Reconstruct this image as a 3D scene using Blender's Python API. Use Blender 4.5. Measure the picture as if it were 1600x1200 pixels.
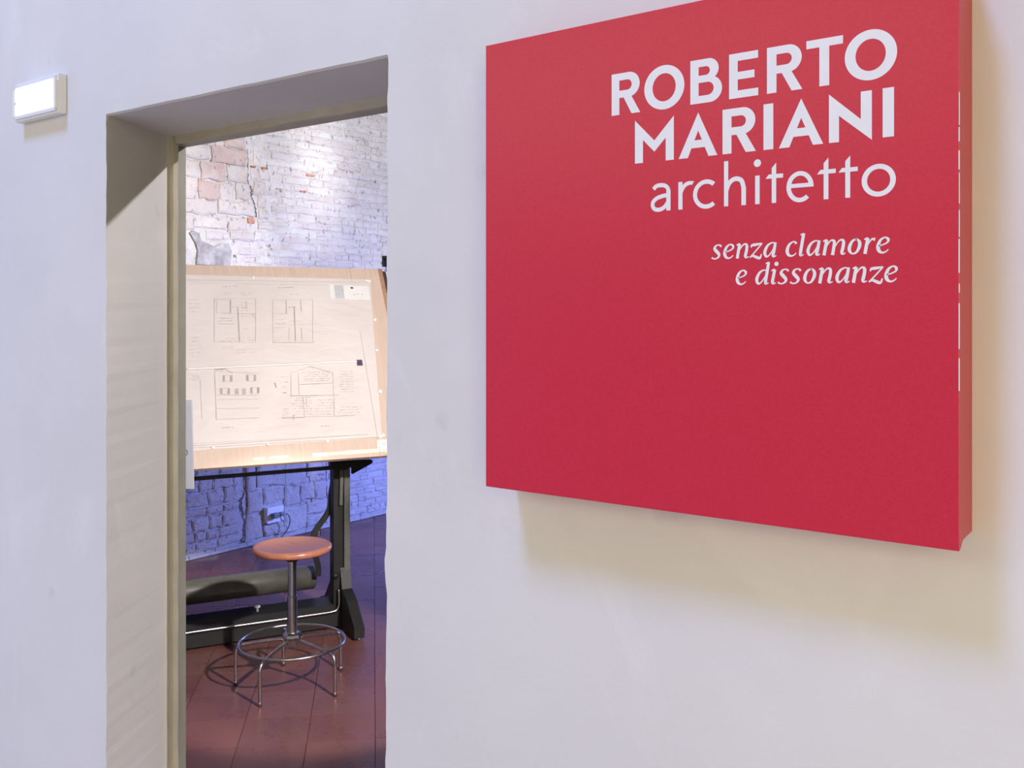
import bpy, bmesh, math, random
from mathutils import Vector, Matrix
from mathutils.geometry import tessellate_polygon

scene = bpy.context.scene
for o in list(bpy.data.objects):
    bpy.data.objects.remove(o)
COL = scene.collection
R = math.radians
rng = random.Random(7)

# ------------------------------------------------------------------ camera
EYE = 1.586
cam_d = bpy.data.cameras.new('camera')
cam = bpy.data.objects.new('camera', cam_d)
COL.objects.link(cam)
cam.location = (0, 0, EYE)
cam.rotation_euler = (R(90), 0, R(36.774))
cam_d.sensor_width = 36
cam_d.lens = 33.75                      # 1500 px focal length on a 1600 px frame
cam_d.shift_y = -111 / 1600             # level camera, lens shifted down
cam_d.clip_start = 0.02
scene.camera = cam

# ------------------------------------------------------------------ world, lights, exposure
scene.view_settings.view_transform = 'Standard'
scene.view_settings.look = 'None'
scene.view_settings.gamma = 1
scene.view_settings.use_curve_mapping = False
scene.view_settings.exposure = 0.0

world = bpy.data.worlds.new('world')
scene.world = world
world.use_nodes = True
wb = world.node_tree.nodes['Background']
wb.inputs['Color'].default_value = (1.0, 0.87, 0.50, 1)
wb.inputs['Strength'].default_value = 0.38


def light(name, kind, loc, target, energy, color, **kw):
    d = bpy.data.lights.new(name, kind)
    d.energy = energy
    d.color = color
    for k, v in kw.items():
        setattr(d, k, v)
    o = bpy.data.objects.new(name, d)
    COL.objects.link(o)
    o.location = loc
    o.rotation_euler = (Vector(target) - Vector(loc)).to_track_quat('-Z', 'Y').to_euler()
    return o


# hall: a tall skylight behind and above the visitor, a blue spot far to the left
light('skylight', 'AREA', (-2.6, -3.2, 10.4), (-1.7, 1.37, 1.6), 940, (0.27, 0.42, 1.0), shape='DISK', size=2.2)
light('hall_blue_spot', 'AREA', (-6.0, -1.6, 1.2), (-3.3, 1.37, 1.0), 18, (0.46, 0.52, 1.0), shape='DISK', size=0.8)
light('hall_side_fill', 'AREA', (2.7, -3.2, 1.9), (-1.2, 1.37, 1.5), 120, (1.0, 0.84, 0.50), shape='RECTANGLE', size=3.0, size_y=3.2)  # warm fill added from the right to brighten the door reveal, no seen source
light('hall_sheen_panel', 'AREA', (-3.6, -4.15, 3.55), (-3.6, 0, 3.3), 44, (1.0, 0.94, 0.66), shape='RECTANGLE', size=5.5, size_y=1.5)  # unseen light panel added for the sheen on the red sign
# archive room: gallery spots
light('stool_spot', 'SPOT', (0.2, 1.95, 2.5), (-3.35, 2.75, 0.18), 840, (1.0, 0.93, 0.90), spot_size=R(21), spot_blend=0.3, shadow_soft_size=0.05)
light('board_spot', 'SPOT', (-0.5, 1.98, 2.15), (-3.43, 2.66, 1.54), 520, (1.0, 0.96, 0.93), spot_size=R(36), spot_blend=0.22, shadow_soft_size=0.05)
light('door_spot', 'SPOT', (0.6, 3.4, 3.3), (-2.42, 1.5, 1.1), 365, (1.0, 0.95, 0.98), spot_size=R(34), spot_blend=0.3, shadow_soft_size=0.04)
light('wall_spot', 'SPOT', (-1.0, 3.0, 2.95), (-5.35, 3.9, 2.60), 980, (1.0, 1.0, 0.96), spot_size=R(32), spot_blend=0.8, shadow_soft_size=0.05)
light('wall_spot', 'SPOT', (-1.2, 4.4, 2.95), (-5.35, 5.5, 2.5), 700, (0.98, 1.0, 1.0), spot_size=R(33), spot_blend=0.8, shadow_soft_size=0.05)
light('blue_wall_spot', 'AREA', (-3.55, 5.55, 0.95), (-5.35, 4.9, 0.1), 70, (0.22, 0.31, 1.0), shape='DISK', size=0.35)




# ------------------------------------------------------------------ materials
class NT:
    def __init__(self, name):
        self.m = bpy.data.materials.new(name)
        self.m.use_nodes = True
        self.t = self.m.node_tree
        self.b = self.t.nodes['Principled BSDF']
        tc = self.t.nodes.new('ShaderNodeTexCoord')
        self.obj = tc.outputs['Object']
        self.oi = self.t.nodes.new('ShaderNodeObjectInfo')
        geo = self.t.nodes.new('ShaderNodeNewGeometry')
        self.pos = geo.outputs['Position']

    def noise(self, vec, scale, detail=4, rough=0.6, stretch=None, dist=0.0, ofs=None):
        if stretch or ofs:
            mp = self.t.nodes.new('ShaderNodeMapping')
            if stretch:
                mp.inputs['Scale'].default_value = stretch
            if ofs:
                mp.inputs['Location'].default_value = ofs
            self.t.links.new(vec, mp.inputs['Vector'])
            vec = mp.outputs['Vector']
        n = self.t.nodes.new('ShaderNodeTexNoise')
        n.inputs['Scale'].default_value = scale
        n.inputs['Detail'].default_value = detail
        n.inputs['Roughness'].default_value = rough
        n.inputs['Distortion'].default_value = dist
        self.t.links.new(vec, n.inputs['Vector'])
        return n.outputs['Fac']

    def ramp(self, fac, stops):
        r = self.t.nodes.new('ShaderNodeValToRGB')
        el = r.color_ramp.elements
        while len(el) < len(stops):
            el.new(0.5)
        for e, (p, c) in zip(el, stops):
            e.position = p
            e.color = (c[0], c[1], c[2], 1) if not isinstance(c, (int, float)) else (c, c, c, 1)
        self.t.links.new(fac, r.inputs['Fac'])
        return r.outputs['Color']

    def mix(self, fac, a, b, mode='MIX'):
        n = self.t.nodes.new('ShaderNodeMix')
        n.data_type = 'RGBA'
        n.blend_type = mode
        for sock, v in ((n.inputs['Factor'], fac), (n.inputs[6], a), (n.inputs[7], b)):
            if isinstance(v, (int, float)):
                sock.default_value = v
            elif isinstance(v, tuple):
                sock.default_value = (v[0], v[1], v[2], 1)
            else:
                self.t.links.new(v, sock)
        return n.outputs[2]

    def bump(self, h, strength=0.3, dist=0.01):
        n = self.t.nodes.new('ShaderNodeBump')
        n.inputs['Strength'].default_value = strength
        n.inputs['Distance'].default_value = dist
        self.t.links.new(h, n.inputs['Height'])
        self.t.links.new(n.outputs['Normal'], self.b.inputs['Normal'])

    def base(self, c):
        if isinstance(c, tuple):
            self.b.inputs['Base Color'].default_value = (c[0], c[1], c[2], 1)
        else:
            self.t.links.new(c, self.b.inputs['Base Color'])

    def set(self, **kw):
        for k, v in kw.items():
            s = self.b.inputs[k.replace('_', ' ')]
            if isinstance(v, (int, float, tuple)):
                s.default_value = v
            else:
                self.t.links.new(v, s)
        return self


def m_plaster():
    n = NT('lime_plaster')
    big = n.noise(n.pos, 1.1, 4, 0.6)
    c = n.ramp(big, [(0.3, (0.66, 0.65, 0.63)), (0.72, (0.76, 0.745, 0.72))])
    str_ = n.noise(n.pos, 3.0, 6, 0.65, stretch=(1.2, 1.0, 0.7), dist=1.2)
    c = n.mix(n.ramp(str_, [(0.55, 0.0), (0.75, 0.32)]), c, (0.86, 0.85, 0.83))
    spot = n.noise(n.pos, 9, 3, 0.5, ofs=(3, 1, 5))
    c = n.mix(n.ramp(spot, [(0.70, 0.0), (0.76, 0.25)]), c, (0.50, 0.49, 0.47))
    n.base(c)
    fine = n.noise(n.pos, 60, 5, 0.6)
    mid = n.noise(n.pos, 6, 4, 0.6)
    h = n.mix(0.35, mid, fine)
    n.bump(h, 0.14, 0.010)
    n.set(Roughness=0.85)
    n.b.inputs['Specular IOR Level'].default_value = 0.2
    return n.m


def m_red():
    n = NT('red_printed_foil')
    f = n.noise(n.obj, 300, 3, 0.6)
    n.base(n.mix(n.ramp(f, [(0.35, 0.0), (0.7, 1.0)]), (0.55, 0.014, 0.042), (0.60, 0.020, 0.054)))
    n.bump(f, 0.06, 0.001)
    n.set(Roughness=0.32)
    n.b.inputs['Specular IOR Level'].default_value = 0.5
    return n.m


def m_simple(name, col, rough=0.5, metal=0.0, spec=0.5, var=0.12, scale=25, bump=0.05, bd=0.002):
    n = NT(name)
    f = n.noise(n.obj, scale, 4, 0.6)
    lo = tuple(c * (1 - var) for c in col)
    hi = tuple(min(1, c * (1 + var)) for c in col)
    n.base(n.ramp(f, [(0.3, lo), (0.7, hi)]))
    if bump:
        n.bump(f, bump, bd)
    n.set(Roughness=rough, Metallic=metal)
    n.b.inputs['Specular IOR Level'].default_value = spec
    return n.m


def m_emit(name, col, strength):
    n = NT(name)
    n.base((0.8, 0.8, 0.8))
    n.b.inputs['Emission Color'].default_value = (*col, 1)
    n.b.inputs['Emission Strength'].default_value = strength
    return n.m


def m_white_brick(name, white, pink, amount, grey=0.25, bump=0.8, holes=0.55):
    n = NT(name)
    # every brick gets its own offset in the noise
    add = n.t.nodes.new('ShaderNodeVectorMath')
    add.operation = 'ADD'
    n.t.links.new(n.pos, add.inputs[0])
    comb = n.t.nodes.new('ShaderNodeCombineXYZ')
    mul = n.t.nodes.new('ShaderNodeMath')
    mul.operation = 'MULTIPLY'
    mul.inputs[1].default_value = 37.0
    n.t.links.new(n.oi.outputs['Random'], mul.inputs[0])
    n.t.links.new(mul.outputs[0], comb.inputs[0])
    n.t.links.new(comb.outputs[0], add.inputs[1])
    v = add.outputs[0]
    rnd = n.ramp(n.oi.outputs['Random'], [(0.0, white), (1.0, tuple(w * k for w, k in zip(white, (0.86, 0.80, 0.80))))])
    a = n.noise(v, 14, 5, 0.65)
    c = n.mix(n.ramp(a, [(0.5, 0.0), (0.68, amount)]), rnd, pink)
    tone = n.noise(n.pos, 2.3, 5, 0.6, ofs=(2, 6, 1))
    c = n.mix(n.ramp(tone, [(0.42, 0.0), (0.64, 0.65)]), c, tuple(w * k for w, k in zip(white, (0.74, 0.71, 0.74))))
    wear = n.noise(n.pos, 4.2, 6, 0.7, ofs=(5, 2, 9))
    c = n.mix(n.ramp(wear, [(0.60, 0.0), (0.70, grey)]), c, (0.42, 0.38, 0.38))
    chip = n.noise(v, 26, 4, 0.6, ofs=(1, 7, 2))
    c = n.mix(n.ramp(chip, [(0.69, 0.0), (0.73, 0.7)]), c, (0.48, 0.19, 0.10))
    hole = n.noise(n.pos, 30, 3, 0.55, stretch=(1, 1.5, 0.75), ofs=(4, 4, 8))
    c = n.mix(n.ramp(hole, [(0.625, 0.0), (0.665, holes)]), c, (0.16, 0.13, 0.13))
    n.base(c)
    f = n.noise(v, 42, 7, 0.75)
    n.bump(f, bump, 0.022)
    n.set(Roughness=0.9)
    n.b.inputs['Specular IOR Level'].default_value = 0.15
    return n.m


def m_tile():
    n = NT('terracotta_tile')
    rnd = n.ramp(n.oi.outputs['Random'], [(0.0, (0.135, 0.045, 0.038)), (0.5, (0.17, 0.060, 0.050)), (1.0, (0.20, 0.078, 0.062))])
    f = n.noise(n.pos, 5, 5, 0.65)
    c = n.mix(n.ramp(f, [(0.35, 0.0), (0.75, 0.55)]), rnd, (0.235, 0.098, 0.080))
    st = n.noise(n.pos, 1.7, 4, 0.6, ofs=(8, 3, 0))
    c = n.mix(n.ramp(st, [(0.45, 0.0), (0.80, 0.45)]), c, (0.10, 0.062, 0.06))
    n.base(c)
    n.bump(n.noise(n.pos, 18, 4, 0.6), 0.12, 0.004)
    n.t.links.new(n.ramp(f, [(0.3, 0.22), (0.8, 0.42)]), n.b.inputs['Roughness'])
    n.b.inputs['Specular IOR Level'].default_value = 0.38
    return n.m


def m_wood(name, lo, hi, rough=0.5, along=(1, 12, 12), scale=6, spec=0.4):
    n = NT(name)
    f = n.noise(n.obj, scale, 6, 0.6, stretch=along, dist=0.6)
    n.base(n.ramp(f, [(0.3, lo), (0.7, hi)]))
    n.bump(f, 0.06, 0.002)
    n.set(Roughness=rough)
    n.b.inputs['Specular IOR Level'].default_value = spec
    return n.m


def m_paper():
    n = NT('tracing_paper')
    f = n.noise(n.obj, 2.5, 5, 0.55)
    n.base(n.ramp(f, [(0.3, (0.70, 0.625, 0.605)), (0.72, (0.79, 0.72, 0.70))]))
    cr = n.noise(n.obj, 4, 3, 0.5, stretch=(1.0, 1.0, 2.2), dist=1.6)
    n.bump(cr, 0.5, 0.012)
    n.set(Roughness=0.55)
    return n.m


M = dict(
    plaster=m_plaster(), red=m_red(),
    white_print=m_simple('white_print', (0.80, 0.79, 0.80), 0.45, var=0.02, bump=0),
    edge_white=m_simple('worn_white_edge', (0.80, 0.74, 0.72), 0.6, var=0.05, bump=0),
    lamp_plastic=m_simple('white_plastic', (0.80, 0.79, 0.76), 0.4, var=0.02, bump=0),
    lamp_glow=m_emit('lamp_glow', (0.93, 0.96, 1.0), 1.6),
    lamp_clear=m_simple('frosted_plastic', (0.78, 0.78, 0.84), 0.25, var=0.02, bump=0),
    frame=m_simple('grey_painted_frame', (0.40, 0.39, 0.33), 0.6, var=0.10, scale=12, bump=0.15),
    trim=m_simple('tan_painted_trim', (0.50, 0.46, 0.37), 0.65, var=0.08, scale=14, bump=0.2),
    brick=m_white_brick('whitewashed_brick', (0.78, 0.75, 0.74), (0.60, 0.44, 0.40), 0.6),
    stone=m_white_brick('whitewashed_stone', (0.80, 0.76, 0.73), (0.62, 0.47, 0.42), 0.6),
    pink_stone=m_white_brick('pink_sandstone', (0.72, 0.60, 0.57), (0.60, 0.38, 0.33), 0.7, 0.15),
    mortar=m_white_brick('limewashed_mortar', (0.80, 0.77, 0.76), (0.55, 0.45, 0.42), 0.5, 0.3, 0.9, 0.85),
    gap_shade=m_simple('crevice_shade', (0.15, 0.13, 0.13), 0.95, var=0.3, bump=0.2, spec=0.0),
    cement=m_simple('grey_cement', (0.36, 0.34, 0.355), 0.9, var=0.35, scale=14, bump=0.5, bd=0.006, spec=0.1),
    raw=m_simple('bare_red_brick', (0.46, 0.24, 0.17), 0.9, var=0.35, scale=40, bump=0.6, bd=0.006, spec=0.1),
    tile=m_tile(),
    hall_floor=m_simple('pale_bounce_floor', (0.46, 0.40, 0.35), 0.6, var=0.1, scale=3, bump=0.05),  # unseen hall floor, made pale to bounce light up to the soffit
    grout=m_simple('pale_grout', (0.30, 0.20, 0.17), 0.8, var=0.2, bump=0.1),
    board=m_wood('pale_board_wood', (0.64, 0.485, 0.395), (0.72, 0.56, 0.465), 0.5, (14, 1, 1.2), 4),
    board_side=m_wood('board_edge_wood', (0.42, 0.25, 0.16), (0.50, 0.31, 0.21), 0.5),
    board_back=m_simple('dark_batten', (0.10, 0.055, 0.035), 0.6),
    paper=m_paper(),
    ink=m_simple('faint_pencil', (0.40, 0.35, 0.34), 0.7, var=0.25, scale=9, bump=0),
    ink_pale=m_simple('pale_pencil', (0.55, 0.49, 0.465), 0.7, var=0.15, scale=9, bump=0),
    label=m_simple('white_paper_label', (0.84, 0.82, 0.80), 0.6, var=0.03, bump=0),
    label_blue=m_simple('pale_blue_label', (0.58, 0.58, 0.60), 0.6, var=0.12, scale=40, bump=0),
    sticker=m_simple('violet_sticker', (0.10, 0.07, 0.13), 0.5, var=0.3, scale=60, bump=0),
    pin=m_simple('white_pin', (0.90, 0.89, 0.86), 0.35, var=0.02, bump=0),
    worn=m_simple('worn_white_paint', (0.84, 0.78, 0.68), 0.6, var=0.08, bump=0),
    iron=m_simple('dark_painted_iron', (0.013, 0.014, 0.013), 0.5, var=0.2, scale=30, bump=0.1),
    iron_pale=m_simple('grey_green_iron', (0.13, 0.13, 0.115), 0.42, var=0.15, scale=30, bump=0.1),
    olive=m_simple('olive_painted_steel', (0.085, 0.083, 0.068), 0.36, var=0.2, scale=18, bump=0.1),
    black=m_simple('black_steel', (0.012, 0.012, 0.013), 0.4, var=0.2, bump=0.05),
    chrome=m_simple('worn_chrome', (0.50, 0.50, 0.51), 0.26, 1.0, var=0.10, scale=40, bump=0.03),
    seat=m_wood('varnished_beech', (0.39, 0.145, 0.085), (0.47, 0.19, 0.115), 0.26, (1.2, 9, 1), 7, 0.6),
    knob=m_simple('white_knob', (0.80, 0.78, 0.76), 0.4, var=0.02, bump=0),
    panel=m_simple('grey_panel', (0.36, 0.36, 0.40), 0.6, var=0.03, bump=0),
    text_dark=m_simple('dark_print', (0.06, 0.06, 0.07), 0.6, var=0.02, bump=0),
    socket=m_simple('socket_plastic', (0.88, 0.88, 0.88), 0.45, var=0.02, bump=0),
    plug=m_simple('grey_plug', (0.22, 0.22, 0.23), 0.5, var=0.1, bump=0),
    cord=m_simple('nylon_cord', (0.62, 0.60, 0.57), 0.5, var=0.05, bump=0),
    ceiling=m_simple('ceiling_plaster', (0.70, 0.68, 0.65), 0.9, var=0.05, bump=0.1),
)


# ------------------------------------------------------------------ mesh helpers
def setp(o, **kw):
    for k, v in kw.items():
        if v is not None:
            o[k] = v
    return o


def link(name, mesh, parent=None):
    o = bpy.data.objects.new(name, mesh)
    COL.objects.link(o)
    if parent:
        o.parent = parent
    return o


def obj(name, bm, mat, parent=None, smooth=False, recalc=True):
    me = bpy.data.meshes.new(name)
    if recalc:
        bmesh.ops.recalc_face_normals(bm, faces=bm.faces)
    for f in bm.faces:
        f.smooth = smooth
    bm.to_mesh(me)
    bm.free()
    me.materials.append(mat)
    return link(name, me, parent)


def empty(name, loc, rz=0.0, label=None, category=None, group=None):
    o = bpy.data.objects.new(name, None)
    o.empty_display_size = 0.1
    COL.objects.link(o)
    o.location = loc
    o.rotation_euler = (0, 0, rz)
    setp(o, label=label, category=category, group=group)
    return o


def box(bm, x0, x1, y0, y1, z0, z1, bev=0.0):
    vs = [bm.verts.new((x, y, z)) for x in (x0, x1) for y in (y0, y1) for z in (z0, z1)]
    fs = [(0, 1, 3, 2), (4, 6, 7, 5), (0, 4, 5, 1), (2, 3, 7, 6), (0, 2, 6, 4), (1, 5, 7, 3)]
    faces = [bm.faces.new([vs[i] for i in f]) for f in fs]
    if bev:
        edges = list({e for f in faces for e in f.edges})
        bmesh.ops.bevel(bm, geom=edges, offset=bev, segments=2, affect='EDGES', profile=0.5)


def boxo(name, mat, parent, x0, x1, y0, y1, z0, z1, bev=0.0):
    bm = bmesh.new()
    box(bm, x0, x1, y0, y1, z0, z1, bev)
    return obj(name, bm, mat, parent)


def tube(bm, pts, r, n=10, caps=True, closed=False):
    pts = [Vector(p) for p in pts]
    rings = []
    N = len(pts)
    up = Vector((0, 0, 1))
    prev = None
    for i, p in enumerate(pts):
        if closed:
            d = pts[(i + 1) % N] - pts[i - 1]
        else:
            d = pts[min(i + 1, N - 1)] - pts[max(i - 1, 0)]
        d.normalize()
        a = prev if prev is not None else (up.cross(d) if abs(d.dot(up)) < 0.95 else Vector((1, 0, 0)).cross(d))
        a = (a - d * a.dot(d)).normalized()
        prev = a
        b = d.cross(a)
        rr = r[i] if isinstance(r, (list, tuple)) else r
        rings.append([bm.verts.new(p + (a * math.cos(2 * math.pi * k / n) + b * math.sin(2 * math.pi * k / n)) * rr) for k in range(n)])
    for i in range(N if closed else N - 1):
        A, B = rings[i], rings[(i + 1) % N]
        for k in range(n):
            bm.faces.new((A[k], A[(k + 1) % n], B[(k + 1) % n], B[k]))
    if caps and not closed:
        bm.faces.new(rings[0][::-1])
        bm.faces.new(rings[-1])


def lathe(bm, prof, n=48, c=(0, 0, 0)):
    rings = []
    for (r, z) in prof:
        if r < 1e-6:
            rings.append([bm.verts.new((c[0], c[1], c[2] + z))])
        else:
            rings.append([bm.verts.new((c[0] + r * math.cos(2 * math.pi * k / n), c[1] + r * math.sin(2 * math.pi * k / n), c[2] + z)) for k in range(n)])
    for A, B in zip(rings, rings[1:]):
        for k in range(n):
            a = [A[k % len(A)], A[(k + 1) % len(A)], B[(k + 1) % len(B)], B[k % len(B)]]
            u = []
            for v in a:
                if v not in u:
                    u.append(v)
            if len(u) > 2:
                bm.faces.new(u)


def prism(bm, outline, axis, a0, a1):
    """outline of 2-D points swept along axis ('x': points are y,z; 'y': points are x,z)"""
    def P(p, a):
        return (a, p[0], p[1]) if axis == 'x' else (p[0], a, p[1])
    A = [bm.verts.new(P(p, a0)) for p in outline]
    B = [bm.verts.new(P(p, a1)) for p in outline]
    n = len(outline)
    for i in range(n):
        bm.faces.new((A[i], A[(i + 1) % n], B[(i + 1) % n], B[i]))
    for loop in (A, B):
        tri = tessellate_polygon([[v.co for v in loop]])
        for t in tri:
            try:
                bm.faces.new([loop[i] for i in t])
            except ValueError:
                pass


def catmull(pts, n=6, closed=False):
    out = []
    N = len(pts)
    for i in range(N if closed else N - 1):
        if closed:
            p0, p1, p2, p3 = pts[i - 1], pts[i], pts[(i + 1) % N], pts[(i + 2) % N]
        else:
            p0, p1, p2, p3 = pts[max(i - 1, 0)], pts[i], pts[i + 1], pts[min(i + 2, N - 1)]
        for k in range(n):
            t = k / n
            out.append(tuple(0.5 * (2 * b + (c - a) * t + (2 * a - 5 * b + 4 * c - d) * t * t + (3 * b - a - 3 * c + d) * t ** 3)
                             for a, b, c, d in zip(p0, p1, p2, p3)))
    if not closed:
        out.append(tuple(pts[-1]))
    return out


# ------------------------------------------------------------------ setting: the front wall with its doorway
WY = 1.37          # face of the hall wall
BY = 1.66          # where the splayed reveal meets the door frame
IY = 1.76          # face of the same wall in the archive room
HEAD = 2.104


def wobble(t, s):
    return 0.0011 * math.sin(t * 23 + s) + 0.0008 * math.sin(t * 61 + 2 * s) + 0.0007 * math.sin(t * 131 + s * 3)


def chips(z):      # small chips knocked out of the right-hand plaster corner
    c = 0
    for zc, w, d in ((1.085, 0.035, 0.007), (0.93, 0.02, 0.004), (0.70, 0.03, 0.006), (0.60, 0.012, 0.008)):
        c += d * math.exp(-((z - zc) / w) ** 2)
    return c


zs = [0.0 + HEAD * i / 90 for i in range(91)]
left_front = [(-2.343 + wobble(z, 1.0), z) for z in zs]
right_front = [(-1.337 + 0.0035 * z + wobble(z, 4.0) - chips(z) * 0.6, z) for z in zs]
hx = [i / 30 for i in range(1, 30)]
left_front[-1] = (-2.343, HEAD)
right_front[-1] = (-1.330, HEAD - 0.008)
head_front = [(-2.343 + (2.343 - 1.330) * t, HEAD - 0.008 * t + wobble(t, 2.2) * 0.4) for t in hx]
contour = left_front + head_front + right_front[::-1]
nl, nh, nr = len(left_front), len(head_front), len(right_front)


def back_of(i):
    if i < nl:
        return (-2.499, contour[i][1])
    if i < nl + nh:
        t = hx[i - nl]
        return (-2.499 + (2.499 - 1.19) * t, HEAD)
    return (-1.19, min(contour[i][1], HEAD) if i > nl + nh else HEAD)


bm = bmesh.new()
XL, XR, ZT = -6.2, 3.2, 4.4
F = [bm.verts.new((x, WY, z)) for x, z in contour]
CH = []
for i, (x, z) in enumerate(contour):
    if i < nl - 1:
        q = (x - 0.004, z)
    elif i < nl + nh + 1:
        q = (x, z - 0.0035)
    else:
        q = (x + 0.004, z)
    CH.append(bm.verts.new((q[0] if i != nl - 1 else x - 0.002, WY + 0.008, q[1])))
BK = [bm.verts.new((back_of(i)[0], BY, back_of(i)[1])) for i in range(len(contour))]
for i in range(len(contour) - 1):
    bm.faces.new((F[i], F[i + 1], CH[i + 1], CH[i]))
    bm.faces.new((CH[i], CH[i + 1], BK[i + 1], BK[i]))
LF = [bm.verts.new((XL, WY, z)) for x, z in left_front]
for i in range(nl - 1):
    bm.faces.new((LF[i], LF[i + 1], F[i + 1], F[i]))
T = [bm.verts.new((F[i].co.x, WY, ZT)) for i in range(nl - 1, nl + nh + 1)]
for k, i in enumerate(range(nl - 1, nl + nh)):
    bm.faces.new((F[i], F[i + 1], T[k + 1], T[k]))
tl = bm.verts.new((XL, WY, ZT))
bm.faces.new((LF[-1], tl, T[0], F[nl - 1]))
i0 = nl + nh
RF = [bm.verts.new((XR, WY, contour[i][1])) for i in range(i0, len(contour))]
for k, i in enumerate(range(i0, len(contour) - 1)):
    bm.faces.new((F[i], F[i + 1], RF[k + 1], RF[k]))
tr = bm.verts.new((XR, WY, ZT))
bm.faces.new((F[i0], RF[0], tr, T[-1]))
# archive-room face and wall thickness
for (a, b, c, d) in (((XL, 0), (-2.65, 0), (-2.65, ZT), (XL, ZT)), ((-1.04, 0), (XR, 0), (XR, ZT), (-1.04, ZT)), ((-2.65, 2.2), (-1.04, 2.2), (-1.04, ZT), (-2.65, ZT))):
    bm.faces.new([bm.verts.new((p[0], IY, p[1])) for p in (a, b, c, d)])
for x, s in ((-2.65, 1), (-1.04, 1)):
    bm.faces.new([bm.verts.new(p) for p in ((x, BY + 0.02, 0), (x, IY, 0), (x, IY, 2.2), (x, BY + 0.02, 2.2))])
bm.faces.new([bm.verts.new(p) for p in ((-2.65, BY + 0.02, 2.2), (-1.04, BY + 0.02, 2.2), (-1.04, IY, 2.2), (-2.65, IY, 2.2))])
# little returns from the reveal to the frame
for x0, x1, z0, z1 in ((-2.65, -2.499, 0, 2.2), (-1.19, -1.04, 0, 2.2), (-2.499, -1.19, HEAD, 2.2)):
    bm.faces.new([bm.verts.new(p) for p in ((x0, BY, z0), (x1, BY, z0), (x1, BY, z1), (x0, BY, z1))])
wall_front = obj('wall_front', bm, M['plaster'])
setp(wall_front, kind='structure', label='pale grey limewashed plaster wall around the doorway')

# door frame set behind the reveal
door = empty('door_1', ((-2.556 - 1.13) / 2, 1.70, 0))
setp(door, kind='structure', label='grey and tan painted door frame at the back of the splayed doorway')
ox, oy = door.location.x, door.location.y


def dbox(name, mat, x0, x1, y0, y1, z0, z1, bev=0.0015):
    return boxo(name, mat, door, x0 - ox, x1 - ox, y0 - oy, y1 - oy, z0, z1, bev)


dbox('jamb', M['frame'], -2.645, -2.556, 1.682, 1.755, 0, 2.195)
dbox('jamb', M['frame'], -1.13, -1.045, 1.682, 1.755, 0, 2.195)
dbox('header', M['frame'], -2.555, -1.131, 1.682, 1.755, 2.092, 2.195)
bm = bmesh.new()
wl = [(-2.4985 - ox, z) for z in (0, HEAD)]
zz = [HEAD * i / 40 for i in range(41)]
outl = [(-2.4985 - ox, 0)] + [(-2.4985 - ox, HEAD)] + [(-2.474 + 0.0012 * math.sin(z * 31) + 0.0008 * math.sin(z * 77) - ox, z) for z in zz[::-1]]
prism(bm, outl, 'y', 1.656 - oy, 1.672 - oy)
o = obj('casing', bm, M['trim'], door)
o['label'] = 'tan painted casing strip beside the grey jamb'
bm = bmesh.new()
xx = [-2.466 + (2.466 - 1.19) * i / 40 for i in range(41)]
outl = [(xx[0] - ox, HEAD), (xx[-1] - ox, HEAD)] + [(x - ox, 2.081 + 0.0014 * math.sin(x * 19) + 0.0012 * math.sin(x * 47)) for x in xx[::-1]]
prism(bm, outl, 'y', 1.656 - oy, 1.672 - oy)
o = obj('casing', bm, M['trim'], door)
o['label'] = 'tan painted casing strip under the soffit'

# ------------------------------------------------------------------ the rest of both rooms
def wallbox(name, mat, x0, x1, y0, y1, z0, z1, label=None):
    o = boxo(name, mat, None, x0, x1, y0, y1, z0, z1)
    setp(o, kind='structure', label=label)
    return o


floor = wallbox('floor', M['grout'], -6.6, 3.6, 1.72, 8.4, -0.12, -0.004, 'dark red terracotta floor laid diagonally')
wallbox('floor_hall', M['hall_floor'], -6.6, 3.6, -4.4, 1.7195, -0.12, -0.004)
wallbox('wall_hall_back', M['plaster'], -6.6, 3.6, -4.4, -4.2, -0.004, 4.4)
wallbox('wall_hall_left', M['plaster'], -6.6, -6.2, -4.2, WY - 0.002, -0.004, 4.4)
wallbox('wall_right', M['plaster'], 3.2, 3.6, IY + 0.002, 8.2, -0.004, 4.2)
wallbox('wall_back', M['plaster'], -6.2, 3.6, 8.0, 8.4, -0.004, 4.2)
wallbox('ceiling', M['ceiling'], -6.2, 3.6, IY + 0.002, 8.4, 4.2, 4.4)

# ---- terracotta tiles, one by one, laid at 45 degrees to the walls
TS = 0.25
d1 = Vector((-0.7071, 0.7071, 0))
d2 = Vector((0.7071, 0.7071, 0))
bm = bmesh.new()
g = 0.0010
box(bm, -TS / 2 + g, TS / 2 - g, -TS / 2 + g, TS / 2 - g, -0.0039, 0, 0.0008)
tile_me = bpy.data.meshes.new('tile')
bm.to_mesh(tile_me)
bm.free()
tile_me.materials.append(M['tile'])
anchor = Vector((-2.55, 2.03, 0))
tiles = []
for i in range(-30, 31):
    for j in range(-30, 31):
        p = anchor + d1 * (i * TS) + d2 * (j * TS)
        if p.x < -5.22 or p.x > -1.25 or p.y < 1.95 or p.y > 6.6:
            continue
        q = p.x / p.y
        if q > -0.62 or q < -1.9:
            continue
        tiles.append(p)
tiles.sort(key=lambda p: p.length)
for p in tiles[:290]:
    o = link('tile', tile_me, floor)
    o.location = (p.x, p.y, rng.uniform(-0.0006, 0.0006))
    o.rotation_euler = (rng.uniform(-.002, .002), rng.uniform(-.002, .002), R(45) + rng.choice((0, 1, 2, 3)) * math.pi / 2)

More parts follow.
